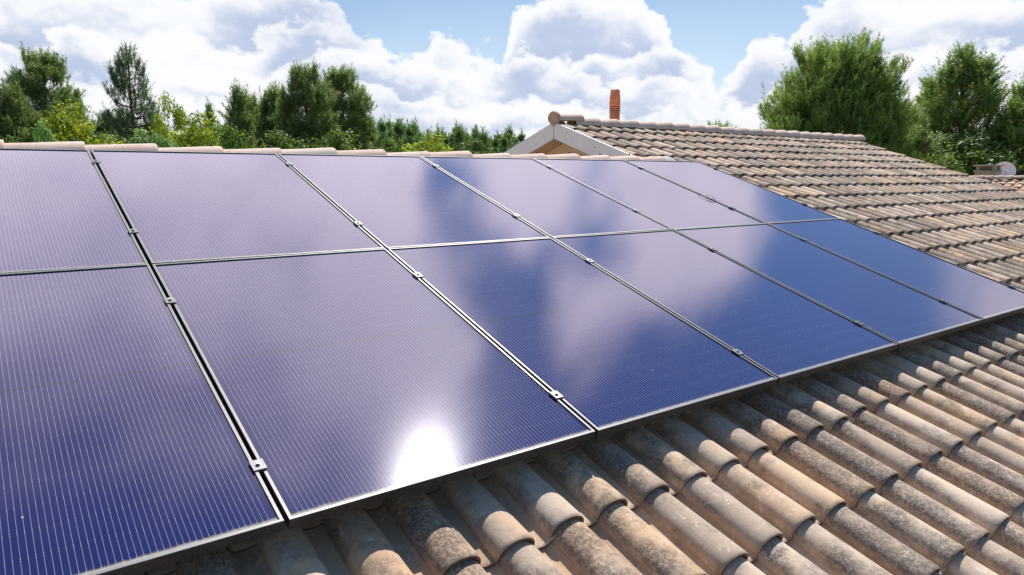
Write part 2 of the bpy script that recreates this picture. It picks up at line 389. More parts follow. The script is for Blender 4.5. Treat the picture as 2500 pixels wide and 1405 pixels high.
PW, PH = S - .0135, QV - .005          # panel outer size
FB = .0108                             # width of the frame's top flange
GW, GH = PW - 2 * FB, PH - 2 * FB
def make_cell_mat():
    m = bpy.data.materials.new('solar_cells'); m.use_nodes = True
    t = NT(m.node_tree); t.n.clear()
    tc = t.new('ShaderNodeTexCoord'); o = tc.outputs['Object']; x, y, z = t.sep(o)
    oi = t.new('ShaderNodeObjectInfo'); rnd = oi.outputs['Random']
    nw = 72; pw = (GW - .016) / nw
    fx = t.math('FRACT', t.math('ADD', t.math('DIVIDE', x, pw), .5 + nw / 2))
    dx = t.math('MULTIPLY', t.math('ABSOLUTE', t.math('SUBTRACT', fx, .5)), pw)          # metres from the nearest wire
    inside = t.math('LESS_THAN', t.math('ABSOLUTE', x), GW / 2 - .011)
    wob = t.noise(t.comb(t.math('MULTIPLY', x, 400), t.math('MULTIPLY', y, 5), 0.), 1, 2, .5)
    wire = t.math('MULTIPLY', t.smooth(dx, .00085, .00045), inside)
    wire = t.math('MULTIPLY', wire, t.smooth(wob, .25, .7, .9, 1.))
    nr = 18; pr = (GH - .03) / nr
    fy = t.math('FRACT', t.math('ADD', t.math('DIVIDE', y, pr), .5 * nr))
    dy = t.math('MULTIPLY', t.math('SUBTRACT', .5, t.math('ABSOLUTE', t.math('SUBTRACT', fy, .5))), pr)  # metres from the cell edge
    dots = t.math('MULTIPLY', t.math('MULTIPLY', t.smooth(dx, .0014, .0008), t.smooth(t.math('ABSOLUTE', t.math('SUBTRACT', dy, .004)), .0022, .0010)), inside)
    insy = t.math('LESS_THAN', t.math('ABSOLUTE', y), GH / 2 - .010)
    gap = t.math('MAXIMUM', t.smooth(dy, .0022, .0010), t.smooth(t.math('ABSOLUTE', y), .0075, .0055))   # gaps between cells, a wider one at mid height
    cx = t.math('FRACT', t.math('ADD', t.math('DIVIDE', x, pw * 12), .5))
    cell_n = t.noise(t.comb(t.math('FLOOR', t.math('DIVIDE', x, pw * 12)), t.math('FLOOR', t.math('DIVIDE', y, pr)), t.math('MULTIPLY', rnd, 9)), 3.1, 0)
    base = t.mix(cell_n, (.005, .012, .066), (.010, .010, .070))
    base = t.mix(t.math('MULTIPLY', t.noise(o, 1.6, 3, .5), .45), base, (.024, .010, .066))
    base = t.mix(t.math('MULTIPLY', gap, .85), base, (.010, .010, .03))
    wire = t.math('MULTIPLY', wire, t.smooth(t.math('ABSOLUTE', y), .0055, .0075, .35, 1.))
    col = t.mix(t.math('MULTIPLY', wire, insy), base, (.19, .195, .31))
    col = t.mix(t.math('MULTIPLY', t.math('MULTIPLY', dots, insy), .45), col, (.32, .32, .46))
    # dust washed to the lower frame, specks elsewhere
    dn = t.noise(o, 40, 4, .65)
    low = t.smooth(t.math('ADD', y, t.math('MULTIPLY', dn, -.012)), -GH / 2 + .012, -GH / 2 - .003)
    col = t.mix(t.math('MULTIPLY', low, .85), col, (.50, .44, .34))
    vor = t.new('ShaderNodeTexVoronoi'); t.l.new(o, vor.inputs['Vector']); vor.inputs['Scale'].default_value = 11
    pick = t.math('GREATER_THAN', t.sep(vor.outputs['Color'])[0], .93)
    spk = t.math('MULTIPLY', t.smooth(vor.outputs['Distance'], .045, .02), pick)
    col = t.mix(t.math('MULTIPLY', spk, .8), col, (.55, .53, .55))
    dif = t.new('ShaderNodeBsdfDiffuse'); t.l.new(col, dif.inputs[0])
    film = t.noise(o, 3.2, 5, .6)
    nrm = t.bump(t.noise(o, 700, 2, .5), .06, .0006)
    g1 = t.new('ShaderNodeBsdfGlossy', distribution='BECKMANN'); g1.inputs[0].default_value = (.98, .905, .99, 1)
    t.l.new(t.lin(film, .3, .7, .064, .077), g1.inputs['Roughness']); t.l.new(nrm, g1.inputs['Normal'])
    g2 = t.new('ShaderNodeBsdfGlossy', distribution='GGX'); g2.inputs[0].default_value = (.92, .90, 1.0, 1); g2.inputs['Roughness'].default_value = .30
    g3 = t.new('ShaderNodeBsdfGlossy', distribution='BECKMANN'); g3.inputs[0].default_value = (.93, .91, 1.0, 1); g3.inputs['Roughness'].default_value = .17
    t.l.new(nrm, g3.inputs['Normal'])
    g13 = t.new('ShaderNodeMixShader'); g13.inputs[0].default_value = .025; t.l.new(g1.outputs[0], g13.inputs[1]); t.l.new(g3.outputs[0], g13.inputs[2])
    gm = t.new('ShaderNodeMixShader'); gm.inputs[0].default_value = .022; t.l.new(g13.outputs[0], gm.inputs[1]); t.l.new(g2.outputs[0], gm.inputs[2])
    fr = t.new('ShaderNodeFresnel'); fr.inputs[0].default_value = 1.72
    mx = t.new('ShaderNodeMixShader'); t.l.new(fr.outputs[0], mx.inputs[0]); t.l.new(dif.outputs[0], mx.inputs[1]); t.l.new(gm.outputs[0], mx.inputs[2])
    out = t.new('ShaderNodeOutputMaterial'); t.l.new(mx.outputs[0], out.inputs[0])
    return m
M_CELL = make_cell_mat()

def make_leaf_mat(name, trans=.35):
    m, t, b, out = mat_new(name)
    a = t.new('ShaderNodeAttribute', attribute_name='tint')
    oi = t.new('ShaderNodeObjectInfo')
    hs = t.new('ShaderNodeHueSaturation'); t.l.new(a.outputs['Color'], hs.inputs['Color'])
    hs.inputs['Saturation'].default_value = 1.0
    t.l.new(t.lin(oi.outputs['Random'], 0, 1, 1.0, 1.38), hs.inputs['Value'])
    t.l.new(hs.outputs[0], b.inputs['Base Color']); b.inputs['Roughness'].default_value = .55; b.inputs['Specular IOR Level'].default_value = .35
    tr = t.new('ShaderNodeBsdfTranslucent'); t.l.new(t.mix(1., hs.outputs[0], (1.25, 1.3, .7), 'MULTIPLY'), tr.inputs[0])
    mx = t.new('ShaderNodeMixShader'); mx.inputs[0].default_value = trans
    t.l.new(b.outputs[0], mx.inputs[1]); t.l.new(tr.outputs[0], mx.inputs[2]); t.l.new(mx.outputs[0], out.inputs[0])
    return m
M_NEEDLE = make_leaf_mat('pine_needles', .40)
M_LEAF = make_leaf_mat('broad_leaves', .45)
M_BARK = mat_simple('pine_bark', (.13, .085, .06), .95, var=.35, nscale=6, bump=.6, bscale=20)

# ------------------------------------------------------------------ ground
gn = 40; gs = 1200.
gx, gy = np.meshgrid(np.linspace(-gs, gs, gn), np.linspace(-gs, gs, gn))
gv = np.stack([gx.ravel(), gy.ravel(), np.zeros(gn * gn)], 1)
ii = np.arange(gn * gn).reshape(gn, gn)
gf = np.stack([ii[:-1, :-1].ravel(), ii[:-1, 1:].ravel(), ii[1:, 1:].ravel(), ii[1:, :-1].ravel()], 1)
tag(mesh_obj('ground', gv, gf, M_GRASS), kind='structure')

# ------------------------------------------------------------------ roof tiles
TP, TR = .2085, .3595                  # tile pitch across and down the slope
def tile_template():
    W0 = TP; cxp = .074; RW = .0745
    prof = []
    for k in range(11):                # barrel
        a = math.pi * (1 - k / 10); prof.append((cxp + RW * math.cos(a), .061 * math.sin(a) ** .85 if k not in (0, 10) else 0.0, math.sin(a)))
    for px, ph in ((.151, -.008), (.168, -.012), (.190, -.012), (.205, -.009), (.220, .002), (.238, .012)): prof.append((px, ph, 0.02))
    st = [0.0, -.004, -.011, -.05, -.13, -.22, -.32, -.425]
    dro = [.0035, .0011, 0, 0, 0, 0, 0, 0]
    V = []; A = []
    n = len(prof)
    def ring(s, drop, thick=0.0):
        q = -s / .425; sc = 1 - .11 * q
        for i, (px, ph, cr) in enumerate(prof):
            d = drop + thick
            if i <= 10:
                a = math.pi * (1 - i / 10)
                X = cxp + (RW * sc - d * 1.0) * math.cos(a); H = (.061 * sc - d) * (math.sin(a) ** .85 if 0 < i < 10 else 0) - (d if i in (0, 10) else 0) * .6
            else:
                X = px; H = ph - d
            V.append((X, s, H - .0475 * (-s))); A.append((1 - q, cr, min(1, i / 10)))
    F = []
    for k, s in enumerate(st): ring(s, dro[k])
    for k in range(len(st) - 1):
        for i in range(n - 1):
            a = k * n + i; F.append((a, a + 1, a + n + 1, a + n))
    b = len(V)
    b_lip = len(V); ring(0.0, .0035); ring(0.0, 0.0, .0135); ring(-.03, 0., .0135)
    for i in range(b_lip, len(V)): A[i] = (1.3,) + tuple(A[i][1:])
    for k in range(2):
        for i in range(n - 1):
            a = b + k * n + i; F.append((a, a + n, a + n + 1, a + 1))
    b = len(V)                          # left long edge of the barrel, shown as a thin lip
    for s in (0., -.13, -.27, -.425):
        q = -s / .425; sc = 1 - .11 * q; X = cxp - RW * sc
        V.append((X, s, -.0475 * (-s) + .001)); A.append((1 - q, .06, 0)); V.append((X + .001, s, -.0475 * (-s) - .014)); A.append((1 - q, .06, 0))
    for k in range(3): F.append((b + 2 * k, b + 2 * k + 2, b + 2 * k + 3, b + 2 * k + 1))
    return np.array(V), np.array(F), np.array(A)
T_V, T_F, T_A = tile_template()
rng = np.random.default_rng(7)
def tile_field(name, parent, cells, mapf, vmin, mat=M_TILE, tiltcol=None):
    """cells: array (u of tile's left edge, v of its nose); one mesh of overlapping tiles"""
    N = len(cells); n = len(T_V)
    V = np.repeat(T_V[None], N, 0)
    rot = rng.normal(0, .008, N); du = rng.normal(0, .0018, N); dv = rng.normal(0, .005, N); dh = rng.normal(0, .0014, N); tl = rng.normal(0, .005, N)
    u = cells[:, 0, None] + du[:, None] + V[:, :, 0] - rot[:, None] * V[:, :, 1]
    v = cells[:, 1, None] + dv[:, None] + V[:, :, 1] + rot[:, None] * (V[:, :, 0] - .1)
    h = -.161 + V[:, :, 2] + dh[:, None] + tl[:, None] * V[:, :, 1]
    v = np.maximum(v, vmin(u))
    P = mapf(u, v, h).reshape(-1, 3)
    F = (T_F[None] + (np.arange(N) * n)[:, None, None]).reshape(-1, 4)
    r = rng.random((N, 3)); r[:, 0] = np.clip(r[:, 0] * 1.05 - .05, 0, 1)
    ra = np.repeat(r[:, None], n, 1).reshape(-1, 3)
    al = np.repeat(T_A[None], N, 0).reshape(-1, 3)
    return mesh_obj(name, P, F, mat, parent, smooth=True, attrs={'tile': ra, 'along': al})

YL, YT = .33, 1.95                     # ridge lines of the low and the tall part
U0 = .443 - .074                       # left edge of a reference tile column
UL, UG, UR = -6.0, 5.385, 12.86        # left end of the house, gable of the tall part, right end
def vmin_front(u): return np.where(u < UG - .02, -YL / CP, -YT / CP)
house = empty('house', (3, 0, 0)); tag(house, 'house with weathered brown tile roof, white gable and clay flue, under the solar panels', 'house')
def hs(o): o.location = o.location - house.location; return o     # children are modelled in world space
cells = []
VE = 6.05
for k in range(math.ceil((UL - U0) / TP), math.floor((UR - U0) / TP)):
    u = U0 + k * TP
    for j in range(-17, 8):
        v = 3.715 + TR * j
        if v > VE + .1: continue
        low = u + .07 < UG
        if v - .10 < (-YL / CP if low else -YT / CP): continue
        cells.append((u, v))
roof = hs(tile_field('roof', house, np.array(cells), roofP, vmin_front))
def rear_map(Y0):
    def f(u, v, h):
        p = roofP(u, v, h); p[..., 1] = 2 * Y0 - p[..., 1]; return p
    return f
cl, ctl = [], []
for k in range(math.ceil((UL - U0) / TP), math.floor((UR - U0) / TP)):
    u = U0 + k * TP; low = u + .06 < UG
    vr = -YL / CP if low else -YT / CP
    for j in range(0, 24):
        v = vr + .22 + TR * j
        if v > VE + .1: break
        (cl if low else ctl).append((u, v))
roof_b = hs(tile_field('roof', house, np.array(cl), rear_map(YL), lambda u: np.full_like(u, -YL / CP)))
roof_c = hs(tile_field('roof', house, np.array(ctl), rear_map(YT), lambda u: np.full_like(u, -YT / CP)))
for r_, lb in ((roof, 'weathered front slope of brown tiles under the panels'), ): r_['label'] = lb

# underlay boards, walls, gable boards
def slab(mb, u0, u1, ya, yb, Yr, mi=0, h0=-.212, h1=-.245):
    """sheet following both slopes of a gable roof from Y=ya over the ridge Yr to Y=yb"""
    pts = []
    for h in (h0, h1):
        for Y in (ya, Yr, yb):
            z = ZB + math.tan(PITCH) * (Y if Y <= Yr else 2 * Yr - Y) + h / CP
            pts.append((Y, z))
    sec = [pts[0], pts[1], pts[2], pts[5], pts[4], pts[3]]
    vs = [(u, y, z) for u in (u0, u1) for y, z in sec]
    fs = [(0, 1, 2, 3, 4, 5)[::-1], tuple(range(6, 12))] + [(i, (i + 1) % 6, 6 + (i + 1) % 6, 6 + i) for i in range(6)]
    fs = [f if len(f) == 4 else f for f in fs]
    mb.add(vs, [(0, 1, 4, 5), (1, 2, 3, 4), (6, 11, 10, 7), (7, 10, 9, 8)] + [(i, 6 + i, 6 + (i + 1) % 6, (i + 1) % 6) for i in range(6)], mi)
mb = MB(); slab(mb, UL + .03, UG, -5.62, 2 * YL + 5.62, YL); slab(mb, UG + .045, UR - .02, -5.62, 2 * YT + 5.62, YT)
hs(mb.build('roof_boarding', M_UNDER, house))
def prism(mb, u0, u1, ya, yb, Yr, drop=.275):
    zf = lambda Y: ZB + math.tan(PITCH) * (Y if Y <= Yr else 2 * Yr - Y) - drop
    sec = [(ya, 0.), (ya, zf(ya)), (Yr, zf(Yr)), (yb, zf(yb)), (yb, 0.)]
    vs = [(u, y, z) for u in (u0, u1) for y, z in sec]
    mb.add(vs, [(0, 1, 2, 3, 4), (9, 8, 7, 6, 5)] + [(i, 5 + i, 5 + (i + 1) % 5, (i + 1) % 5) for i in range(5)])
mb = MB(); prism(mb, UL + .4, 5.72, -5.15, 2 * YL + 5.1, YL); prism(mb, 5.724, UR - .35, -5.146, 2 * YT + 5.1, YT)
hs(mb.build('wall', M_WALL, house))
def bargeboard(side, u0, u1, Y1, parent=house, dz=0., lab=None):
    """white gable board on one slope: 0.2 m deep, 28 mm thick, 0.02 m under the tiles"""
    mb = MB(); s = -1 if side == 'front' else 1
    top = lambda Y: ZB + math.tan(PITCH) * (YT - abs(Y - YT)) - .128 + dz
    n = 9; vs = []
    for u in (u0, u1):
        for Y in (YT + s * .0015, Y1):
            z = top(Y); vs += [(u, Y, z), (u, Y, z - .205)]
    fs = [(0, 1, 3, 2), (4, 6, 7, 5), (0, 2, 6, 4), (1, 5, 7, 3), (0, 4, 5, 1), (2, 3, 7, 6)]
    mb.add(vs, fs)
    return hs(mb.build('bargeboard', M_WHITE, parent))
bargeboard('front', 5.352, 5.380, -.40); bargeboard('rear', 5.352, 5.380, 2 * YT + 5.6)
bargeboard('front', UR - .09, UR - .062, -5.5, dz=-.09); bargeboard('rear', UR - .09, UR - .062, 2 * YT + 5.6, dz=-.09)
# soffit boards under the gable overhang
mb = MB()
for s in (-1, 1):
    Ys = [YT, -.2 if s < 0 else 2 * YT + .2]
    vs = []
    for u in (5.381, 5.7235):
        for Y in Ys:
            z = ZB + math.tan(PITCH) * (YT - abs(Y - YT)) - .285
            vs += [(u, Y, z), (u, Y, z - .016)]
    mb.add(vs, [(0, 1, 3, 2), (4, 6, 7, 5), (0, 2, 6, 4), (1, 5, 7, 3), (0, 4, 5, 1), (2, 3, 7, 6)])
hs(mb.build('soffit', M_TAN, house))
# nail heads and the joint on the white boards
for Y, dzz in ((1.7, .06), (1.72, .14), (1.2, .09), (.62, .12), (2.15, .1), (2.8, .12), (2.3, .15)):
    z = ZB + math.tan(PITCH) * (YT - abs(Y - YT)) - .128 - dzz
    mb = MB(); mb.lathe([(.0001, .003), (.006, .003), (.007, 0)], 8)
    mb.v = [(5.3515 - c, Y + a, z + b_) for a, b_, c in mb.v]
    hs(mb.build('nail_head', M_NUB, house))
mb = MB(); zj = ZB + math.tan(PITCH) * YT
mb.box(5.3505, 5.3516, YT - .003, YT + .003, zj - .333, zj - .13); mb.box(5.349, 5.3516, YT - .006, YT + .006, zj - .345, zj - .333)
hs(mb.build('board_joint', M_NUB, house))

# ridge tiles, each its own sub-part of the roof
def ridge_tile_mesh(L, r0, r1, nub, rise):
    """half round, nose at +x end (wider, raised)"""
    n = 16; V = []; F = []; mi = []
    st = [(-.07, 0), (L * .35, .4), (L * .75, .8), (L - .012, .985), (L - .004, 1.0), (L, 1.0)]
    def ring(x, q, dr=0.):
        r = r0 + (r1 - r0) * q - dr
        for k in range(n + 1):
            a = math.pi * k / n; V.append((x, r * math.cos(a), r * .92 * math.sin(a) + rise * q))
    for i, (x, q) in enumerate(st): ring(x, q, .003 if i == 5 else (.0008 if i == 4 else 0))
    for i in range(len(st) - 1):
        for k in range(n): a = i * (n + 1) + k; F.append((a, a + n + 1, a + n + 2, a + 1)); mi.append(0)
    b = len(V); ring(L, 1., .003); ring(L, 1., .016); ring(L - .05, 1., .016)
    for i in range(2):
        for k in range(n): a = b + i * (n + 1) + k; F.append((a, a + n + 1, a + n + 2, a + 1)); mi.append(0)
    if nub:
        c = len(V)
        for z, r in ((.0, .011), (.012, .011), (.02, .006)):
            for k in range(8): w = 2 * math.pi * k / 8; V.append((L - .055 + r * math.cos(w), .02 + r * math.sin(w), r1 * .915 + rise - .004 + z))
        for i in range(2):
            for k in range(8): F.append((c + i * 8 + k, c + i * 8 + (k + 1) % 8, c + (i + 1) * 8 + (k + 1) % 8, c + (i + 1) * 8 + k)); mi.append(1)
        F.append(tuple(c + 16 + k for k in range(8))); mi.append(1)
    return V, F, mi
def ridge_row(u_first, pitch, count, Y, ztop, r1, nubs, rnd):
    for k in range(count):
        V, F, mi = ridge_tile_mesh(pitch, r1 * .86, r1, (k in nubs), .012)
        o = mesh_obj('ridge_tile', V, F, None, roof, True, mats=[M_RIDGE, M_NUB], fmat=mi)
        o.location = Vector((u_first + pitch * (k - 1), Y + rnd.uniform(-.006, .006), ztop - r1 * .92 - .012 + rnd.uniform(-.006, .006)))
        o.rotation_euler = (0, rnd.uniform(-.008, .008), rnd.uniform(-.012, .012))
rr = random.Random(3)
ridge_row(-.418 - .4258 * 12, .4258, 27, YL, ZB + .058, .118, {13, 14, 15, 16, 17, 18, 19, 22, 23, 24, 25}, rr)
# the tall part: first tile longer and tipped up over the end cap
V, F, mi = ridge_tile_mesh(.37, .088, .10, False, .012)
o = mesh_obj('ridge_tile', V, F, M_RIDGE, roof, True); o.location = (5.345 + .07, YT, ZB + .635 - .104)
ridge_row(5.715 + .355, .357, 20, YT, ZB + .605, .118, set(), rr)
# clay end cap, pear shaped, facing the viewer's left
mb = MB(); sec = []
for k in range(28):
    a = 2 * math.pi * k / 28; yy = .100 * math.sin(a); zz = .088 * math.cos(a)
    if zz < 0: zz *= 1.12; yy *= (1 - .42 * (-zz / .0986) ** 1.6)
    sec.append((yy, zz))
vs = []
for x, s in ((.05, .98), (.008, .98), (.0, .9), (.0, .55), (.003, .0)): vs += [(5.327 + x, YT + y * s, ZB + .560 + z * s) for y, z in sec]
fs = [(i * 28 + k, i * 28 + (k + 1) % 28, (i + 1) * 28 + (k + 1) % 28, (i + 1) * 28 + k) for i in range(4) for k in range(28)]
mb.add(vs, fs); mb.build('ridge_end_cap', M_DISC, roof)
# mortar where the low ridge runs into the tall slope
mr = random.Random(5); mb = MB()
nu, nv = 9, 7; vs = []
for i in range(nu):
    for j in range(nv):
        a, b_ = i / (nu - 1), j / (nv - 1)
        e = math.sin(math.pi * a) ** .6 * math.sin(math.pi * b_) ** .6 if 0 < a < 1 and 0 < b_ < 1 else 0
        p = roofP(np.array(5.52 + .30 * a), np.array(-.46 + .26 * b_), np.array(-.135 + .075 * e + mr.uniform(-.008, .008) * (e > 0)))
        vs.append(tuple(p))
mb.add(vs, [(i * nv + j, (i + 1) * nv + j, (i + 1) * nv + j + 1, i * nv + j + 1) for i in range(nu - 1) for j in range(nv - 1)])
mb.build('mortar_patch', M_MORTAR, roof, True)
# clay flue pot behind the tall ridge
cp = at(1500.5, 289, 10.74)
zr = ZB + math.tan(PITCH) * (2 * YT - cp.y) - .25
mb = MB(); zt = at(1500.5, 221, 10.74).z; H = zt - zr; r = .081
def zz(py): return at(1500.5, py, 10.74).z - zr
prof = [(r, 0)]
for py in (270, 266, 262): prof += [(r, zz(py + 1.4)), (r * .93, zz(py + 1.2)), (r * .93, zz(py - .2)), (r, zz(py - .4))]
prof += [(r, zz(255)), (r * .97, zz(240)), (r * .93, zz(233)), (r * .86, zz(231)), (r * .86, zz(225))]
mb.lathe(prof, 28, (cp.x, cp.y, zr))
for k in range(12):                    # toothed crown
    a = 2 * math.pi * k / 12; c0, s0 = math.cos(a), math.sin(a)
    vs = []
    for z in (zz(225), zz(221)):
        for da in (-.17, .17):
            for q in (.86, .72): vs.append((cp.x + r * q * math.cos(a + da), cp.y + r * q * math.sin(a + da), zr + z))
    mb.add(vs, [(0, 2, 6, 4), (1, 5, 7, 3), (0, 4, 5, 1), (2, 3, 7, 6), (4, 6, 7, 5)])
mb.lathe([(r * .86, zz(225)), (r * .72, zz(225)), (r * .70, zz(222.5)), (.001, zz(222.3))], 28, (cp.x, cp.y, zr))
for py in (270, 266, 262): mb.lathe([(r * .935, zz(py + 1.1)), (r * .936, zz(py - .1))], 28, (cp.x, cp.y, zr), 1)
ch = mb.build('chimney', M_TERRA, roof_c, True, mats=[M_TERRA, M_GROOVE])
ch['label'] = 'orange clay flue pot with three dark rings'

# ------------------------------------------------------------------ solar panels
rowname = ['upper', 'lower']
PLAB = [['upper row solar panel cut by the left photo edge, pale lavender sheen',
         'wide lavender grey solar panel, second from left in the upper row',
         'upper row solar panel, grey lavender on its left and turning blue at lower right',
         'upper row solar panel, deep blue at its top corner with a white cloud streak across',
         'upper row solar panel mostly white with reflected cloud, just below the white gable',
         'upper row solar panel at the right end beside bare tiles, pale top and blue foot'],
        ['purple solar panel filling the bottom left corner, its wires clearly drawn',
         'lower row solar panel with the white sun glare at its bottom edge',
         'lower row solar panel of dark navy and purple streaks, right of the glare panel',
         'lower row navy solar panel with lavender cloud near its top, third from right',
         'lower row blue solar panel with white cloud only at its top left corner',
         'lower row solar panel at the right end, plain sky blue with pale far corner']]
def frame_mesh():
    mb = MB(); w, h = PW / 2, PH / 2; t0, gz = -.035, -.005
    # rings from the outer bottom to the inner lip; mitred corners
    rings = [(0, t0), (0, -.0012), (.0012, 0), (FB - .001, 0), (FB, -.001), (FB, gz - .004)]
    vs = []
    for d, z in rings: vs += [(-w + d, -h + d, z), (w - d, -h + d, z), (w - d, h - d, z), (-w + d, h - d, z)]
    fs = [(i * 4 + k, i * 4 + (k + 1) % 4, (i + 1) * 4 + (k + 1) % 4, (i + 1) * 4 + k) for i in range(len(rings) - 1) for k in range(4)]
    b = len(vs)                        # bottom flange
    for d in (0, .025): vs += [(-w + d, -h + d, t0), (w - d, -h + d, t0), (w - d, h - d, t0), (-w + d, h - d, t0)]
    fs += [(b + (k + 1) % 4, b + k, b + 4 + k, b + 4 + (k + 1) % 4) for k in range(4)]
    mb.add(vs, fs)
    for i in range(4, 16): mb.m[i] = 1          # upward faces of the flange: dust, and sky sheen painted lighter
    return mb
GROUP_P = 'solar panels of the roof array'
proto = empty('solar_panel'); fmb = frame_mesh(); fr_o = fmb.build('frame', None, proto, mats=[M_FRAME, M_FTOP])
mb = MB(); mb.add([(-GW/2 - .004, -GH/2 - .004, -.005), (GW/2 + .004, -GH/2 - .004, -.005), (GW/2 + .004, GH/2 + .004, -.005), (-GW/2 - .004, GH/2 + .004, -.005),
                   (-GW/2 - .004, -GH/2 - .004, -.0115), (GW/2 + .004, -GH/2 - .004, -.0115), (GW/2 + .004, GH/2 + .004, -.0115), (-GW/2 - .004, GH/2 + .004, -.0115)],
                  [(0, 1, 2, 3), (7, 6, 5, 4)])
gl_o = mb.build('cell_sheet', M_CELL, proto)
pr = random.Random(11)
for j in range(2):
    for c in range(6):
        if j == 0 and c == 0: p = proto
        else:
            p = proto.copy(); COL.objects.link(p)
            for ch_ in (fr_o, gl_o):
                q = ch_.copy(); COL.objects.link(q); q.parent = p
        u = (c - .5) * S; v = (j + .5) * QV
        p.location = tuple(roofP(np.array(u), np.array(v), np.array(pr.uniform(-.001, .001))))
        p.rotation_euler = (PITCH + pr.uniform(-.0012, .0012), pr.uniform(-.0012, .0012), 0)
        tag(p, PLAB[j][c], 'solar panel', GROUP_P)

# rails with clamps
RL = ['aluminium mounting rail under the top edge of the upper panel row, clamps nearest the ridge',
      'aluminium mounting rail just above the seam between the panel rows',
      'aluminium mounting rail just below the seam between the panel rows',
      'aluminium mounting rail nearest the low edge of the array, lowest clamps']
def clamp_mesh(end=False):
    mb = MB(); a = .0205
    mb.box(-a, (a if not end else .006), -.024, .024, .0015, .0048, bev=.001)
    mb.box(-.0045, .0045, -.024, .024, -.07, .0015)
    return mb
def bolt_mesh():
    mb = MB(); n = 6
    mb.lathe([(.0085, .0049), (.0085, .0062), (.0055, .0063)], 14)
    vs = []
    for z, r in ((.0062, .0065), (.0105, .0065), (.0116, .0055)):
        for k in range(n): w = math.pi * k / 3 + .3; vs.append((r * math.cos(w), r * math.sin(w), z))
    fs = [(i * n + k, i * n + (k + 1) % n, (i + 1) * n + (k + 1) % n, (i + 1) * n + k) for i in range(2) for k in range(n)] + [tuple(12 + k for k in range(n))]
    mb.add(vs, fs); return mb
cl_m, be_m, bo_m = None, None, None
for i, v in enumerate((.262, 1.366, 2.106, 3.220)):
    mb = MB(); x0, x1 = -1.22, 5 * S + .03
    mb.box(x0, x1, -.019, -.006, -.077, -.0365); mb.box(x0, x1, .006, .019, -.077, -.0365); mb.box(x0, x1, -.019, .019, -.082, -.0775)
    rail = mb.build('mounting_rail', M_ALU); tag(rail, RL[i], 'rail', 'mounting rails of the array')
    rail.location = tuple(roofP(np.array(0.), np.array(v), np.array(0.))); rail.rotation_euler = (PITCH, 0, 0)
    for c in range(0, 6):
        end = c == 5
        if cl_m is None:
            k0 = clamp_mesh().build('clamp', M_ALU); b0 = bolt_mesh().build('bolt', M_STEEL)
            k1 = clamp_mesh(True).build('clamp', M_ALU); cl_m, bo_m, be_m = k0.data, b0.data, k1.data
            for o in (k0, b0, k1): bpy.data.objects.remove(o)
        k = bpy.data.objects.new('clamp', be_m if end else cl_m); COL.objects.link(k); k.parent = rail
        k.location = (c * S + (0 if not end else 0), pr.uniform(-.012, .012), 0); k.rotation_euler = (0, 0, pr.uniform(-.04, .04))
        bo = bpy.data.objects.new('bolt', bo_m); COL.objects.link(bo); bo.parent = k

# loose cable loop in the gap of the array's fourth seam
def slope_pts(l): return [Vector(tuple(roofP(np.array(u), np.array(v), np.array(h)))) for u, v, h in l]
mb = MB(); ug = 4 * S
mb.tube(slope_pts([(ug, 1.005, -.04), (ug - .008, 1.01, .004), (ug - .032, 1.03, .007), (ug - .05, 1.07, .006), (ug - .055, 1.12, .005), (ug - .045, 1.17, .006), (ug - .02, 1.205, .008), (ug, 1.215, -.03)]), [.0022] * 8, 6)
mb.tube(slope_pts([(ug, 1.08, -.03), (ug + .006, 1.09, .01), (ug + .018, 1.11, .022), (ug + .012, 1.14, .016), (ug + .004, 1.17, .01), (ug, 1.19, -.03)]), [.0024] * 6, 6)
tag(mb.build('cable', M_BLACK, None, True), 'thin black cable loop poking out of a panel seam on the right side', 'cable')

# ------------------------------------------------------------------ neighbouring roof at far right
nh0 = at(2400, 424.5, 25.0)
nb = empty('neighbour_house', (nh0.x + 2.5, nh0.y, 0)); tag(nb, 'low neighbouring house with clay canal tile roof at the far right edge', 'house')
NP = rad(19); nsx = .29 / TP; nsy = .29 / TR
y_hi, y_lo = nh0.y + 4.0, nh0.y - 9.0
zr_n = nh0.z - .10
def nb_map(u, v, h):                   # u runs along -Y from the far end, slope faces -X
    hh = h * 1.35 + .10
    return np.stack([nh0.x - v * math.cos(NP) - hh * math.sin(NP), y_hi - u, zr_n - v * math.sin(NP) + hh * math.cos(NP)], -1)
cells = np.array([(a * TP * 1.0, b * TR) for a in range(int((y_hi - y_lo) / .29)) for b in range(1, 14)])
def nb_map2(u, v, h): return nb_map(u * nsx, v * nsy, h)
def nbs(o): o.location = o.location - nb.location; return o
M_TILE2 = make_tile_mat('clay_canal_tile', .8, (1.08, .95, .88))
nroof = nbs(tile_field('roof', nb, cells, nb_map2, lambda u: np.zeros_like(u), M_TILE2))
mb = MB()
L = 4.0
z1 = zr_n - .12 - L * math.tan(NP)
sec = [(nh0.x - L, z1), (nh0.x, zr_n - .12), (nh0.x + L, z1), (nh0.x + L, z1 - .1), (nh0.x, zr_n - .22), (nh0.x - L, z1 - .1)]
vs = [(x, y, z) for y in (y_lo, y_hi) for x, z in sec]
mb.add(vs, [(0, 1, 4, 5), (1, 2, 3, 4), (6, 11, 10, 7), (7, 10, 9, 8)] + [(i, 6 + i, 6 + (i + 1) % 6, (i + 1) % 6) for i in range(6)])
nbs(mb.build('roof_boarding', M_TILE2, nb))
mb = MB(); xa, xb = nh0.x - L + .5, nh0.x + L - .5; zw = z1 + .06
vs = [(x, y, z) for y in (y_lo + .35, y_hi - .35) for x, z in ((xa, 0), (xa, zw), (nh0.x, zr_n - .24), (xb, zw), (xb, 0))]
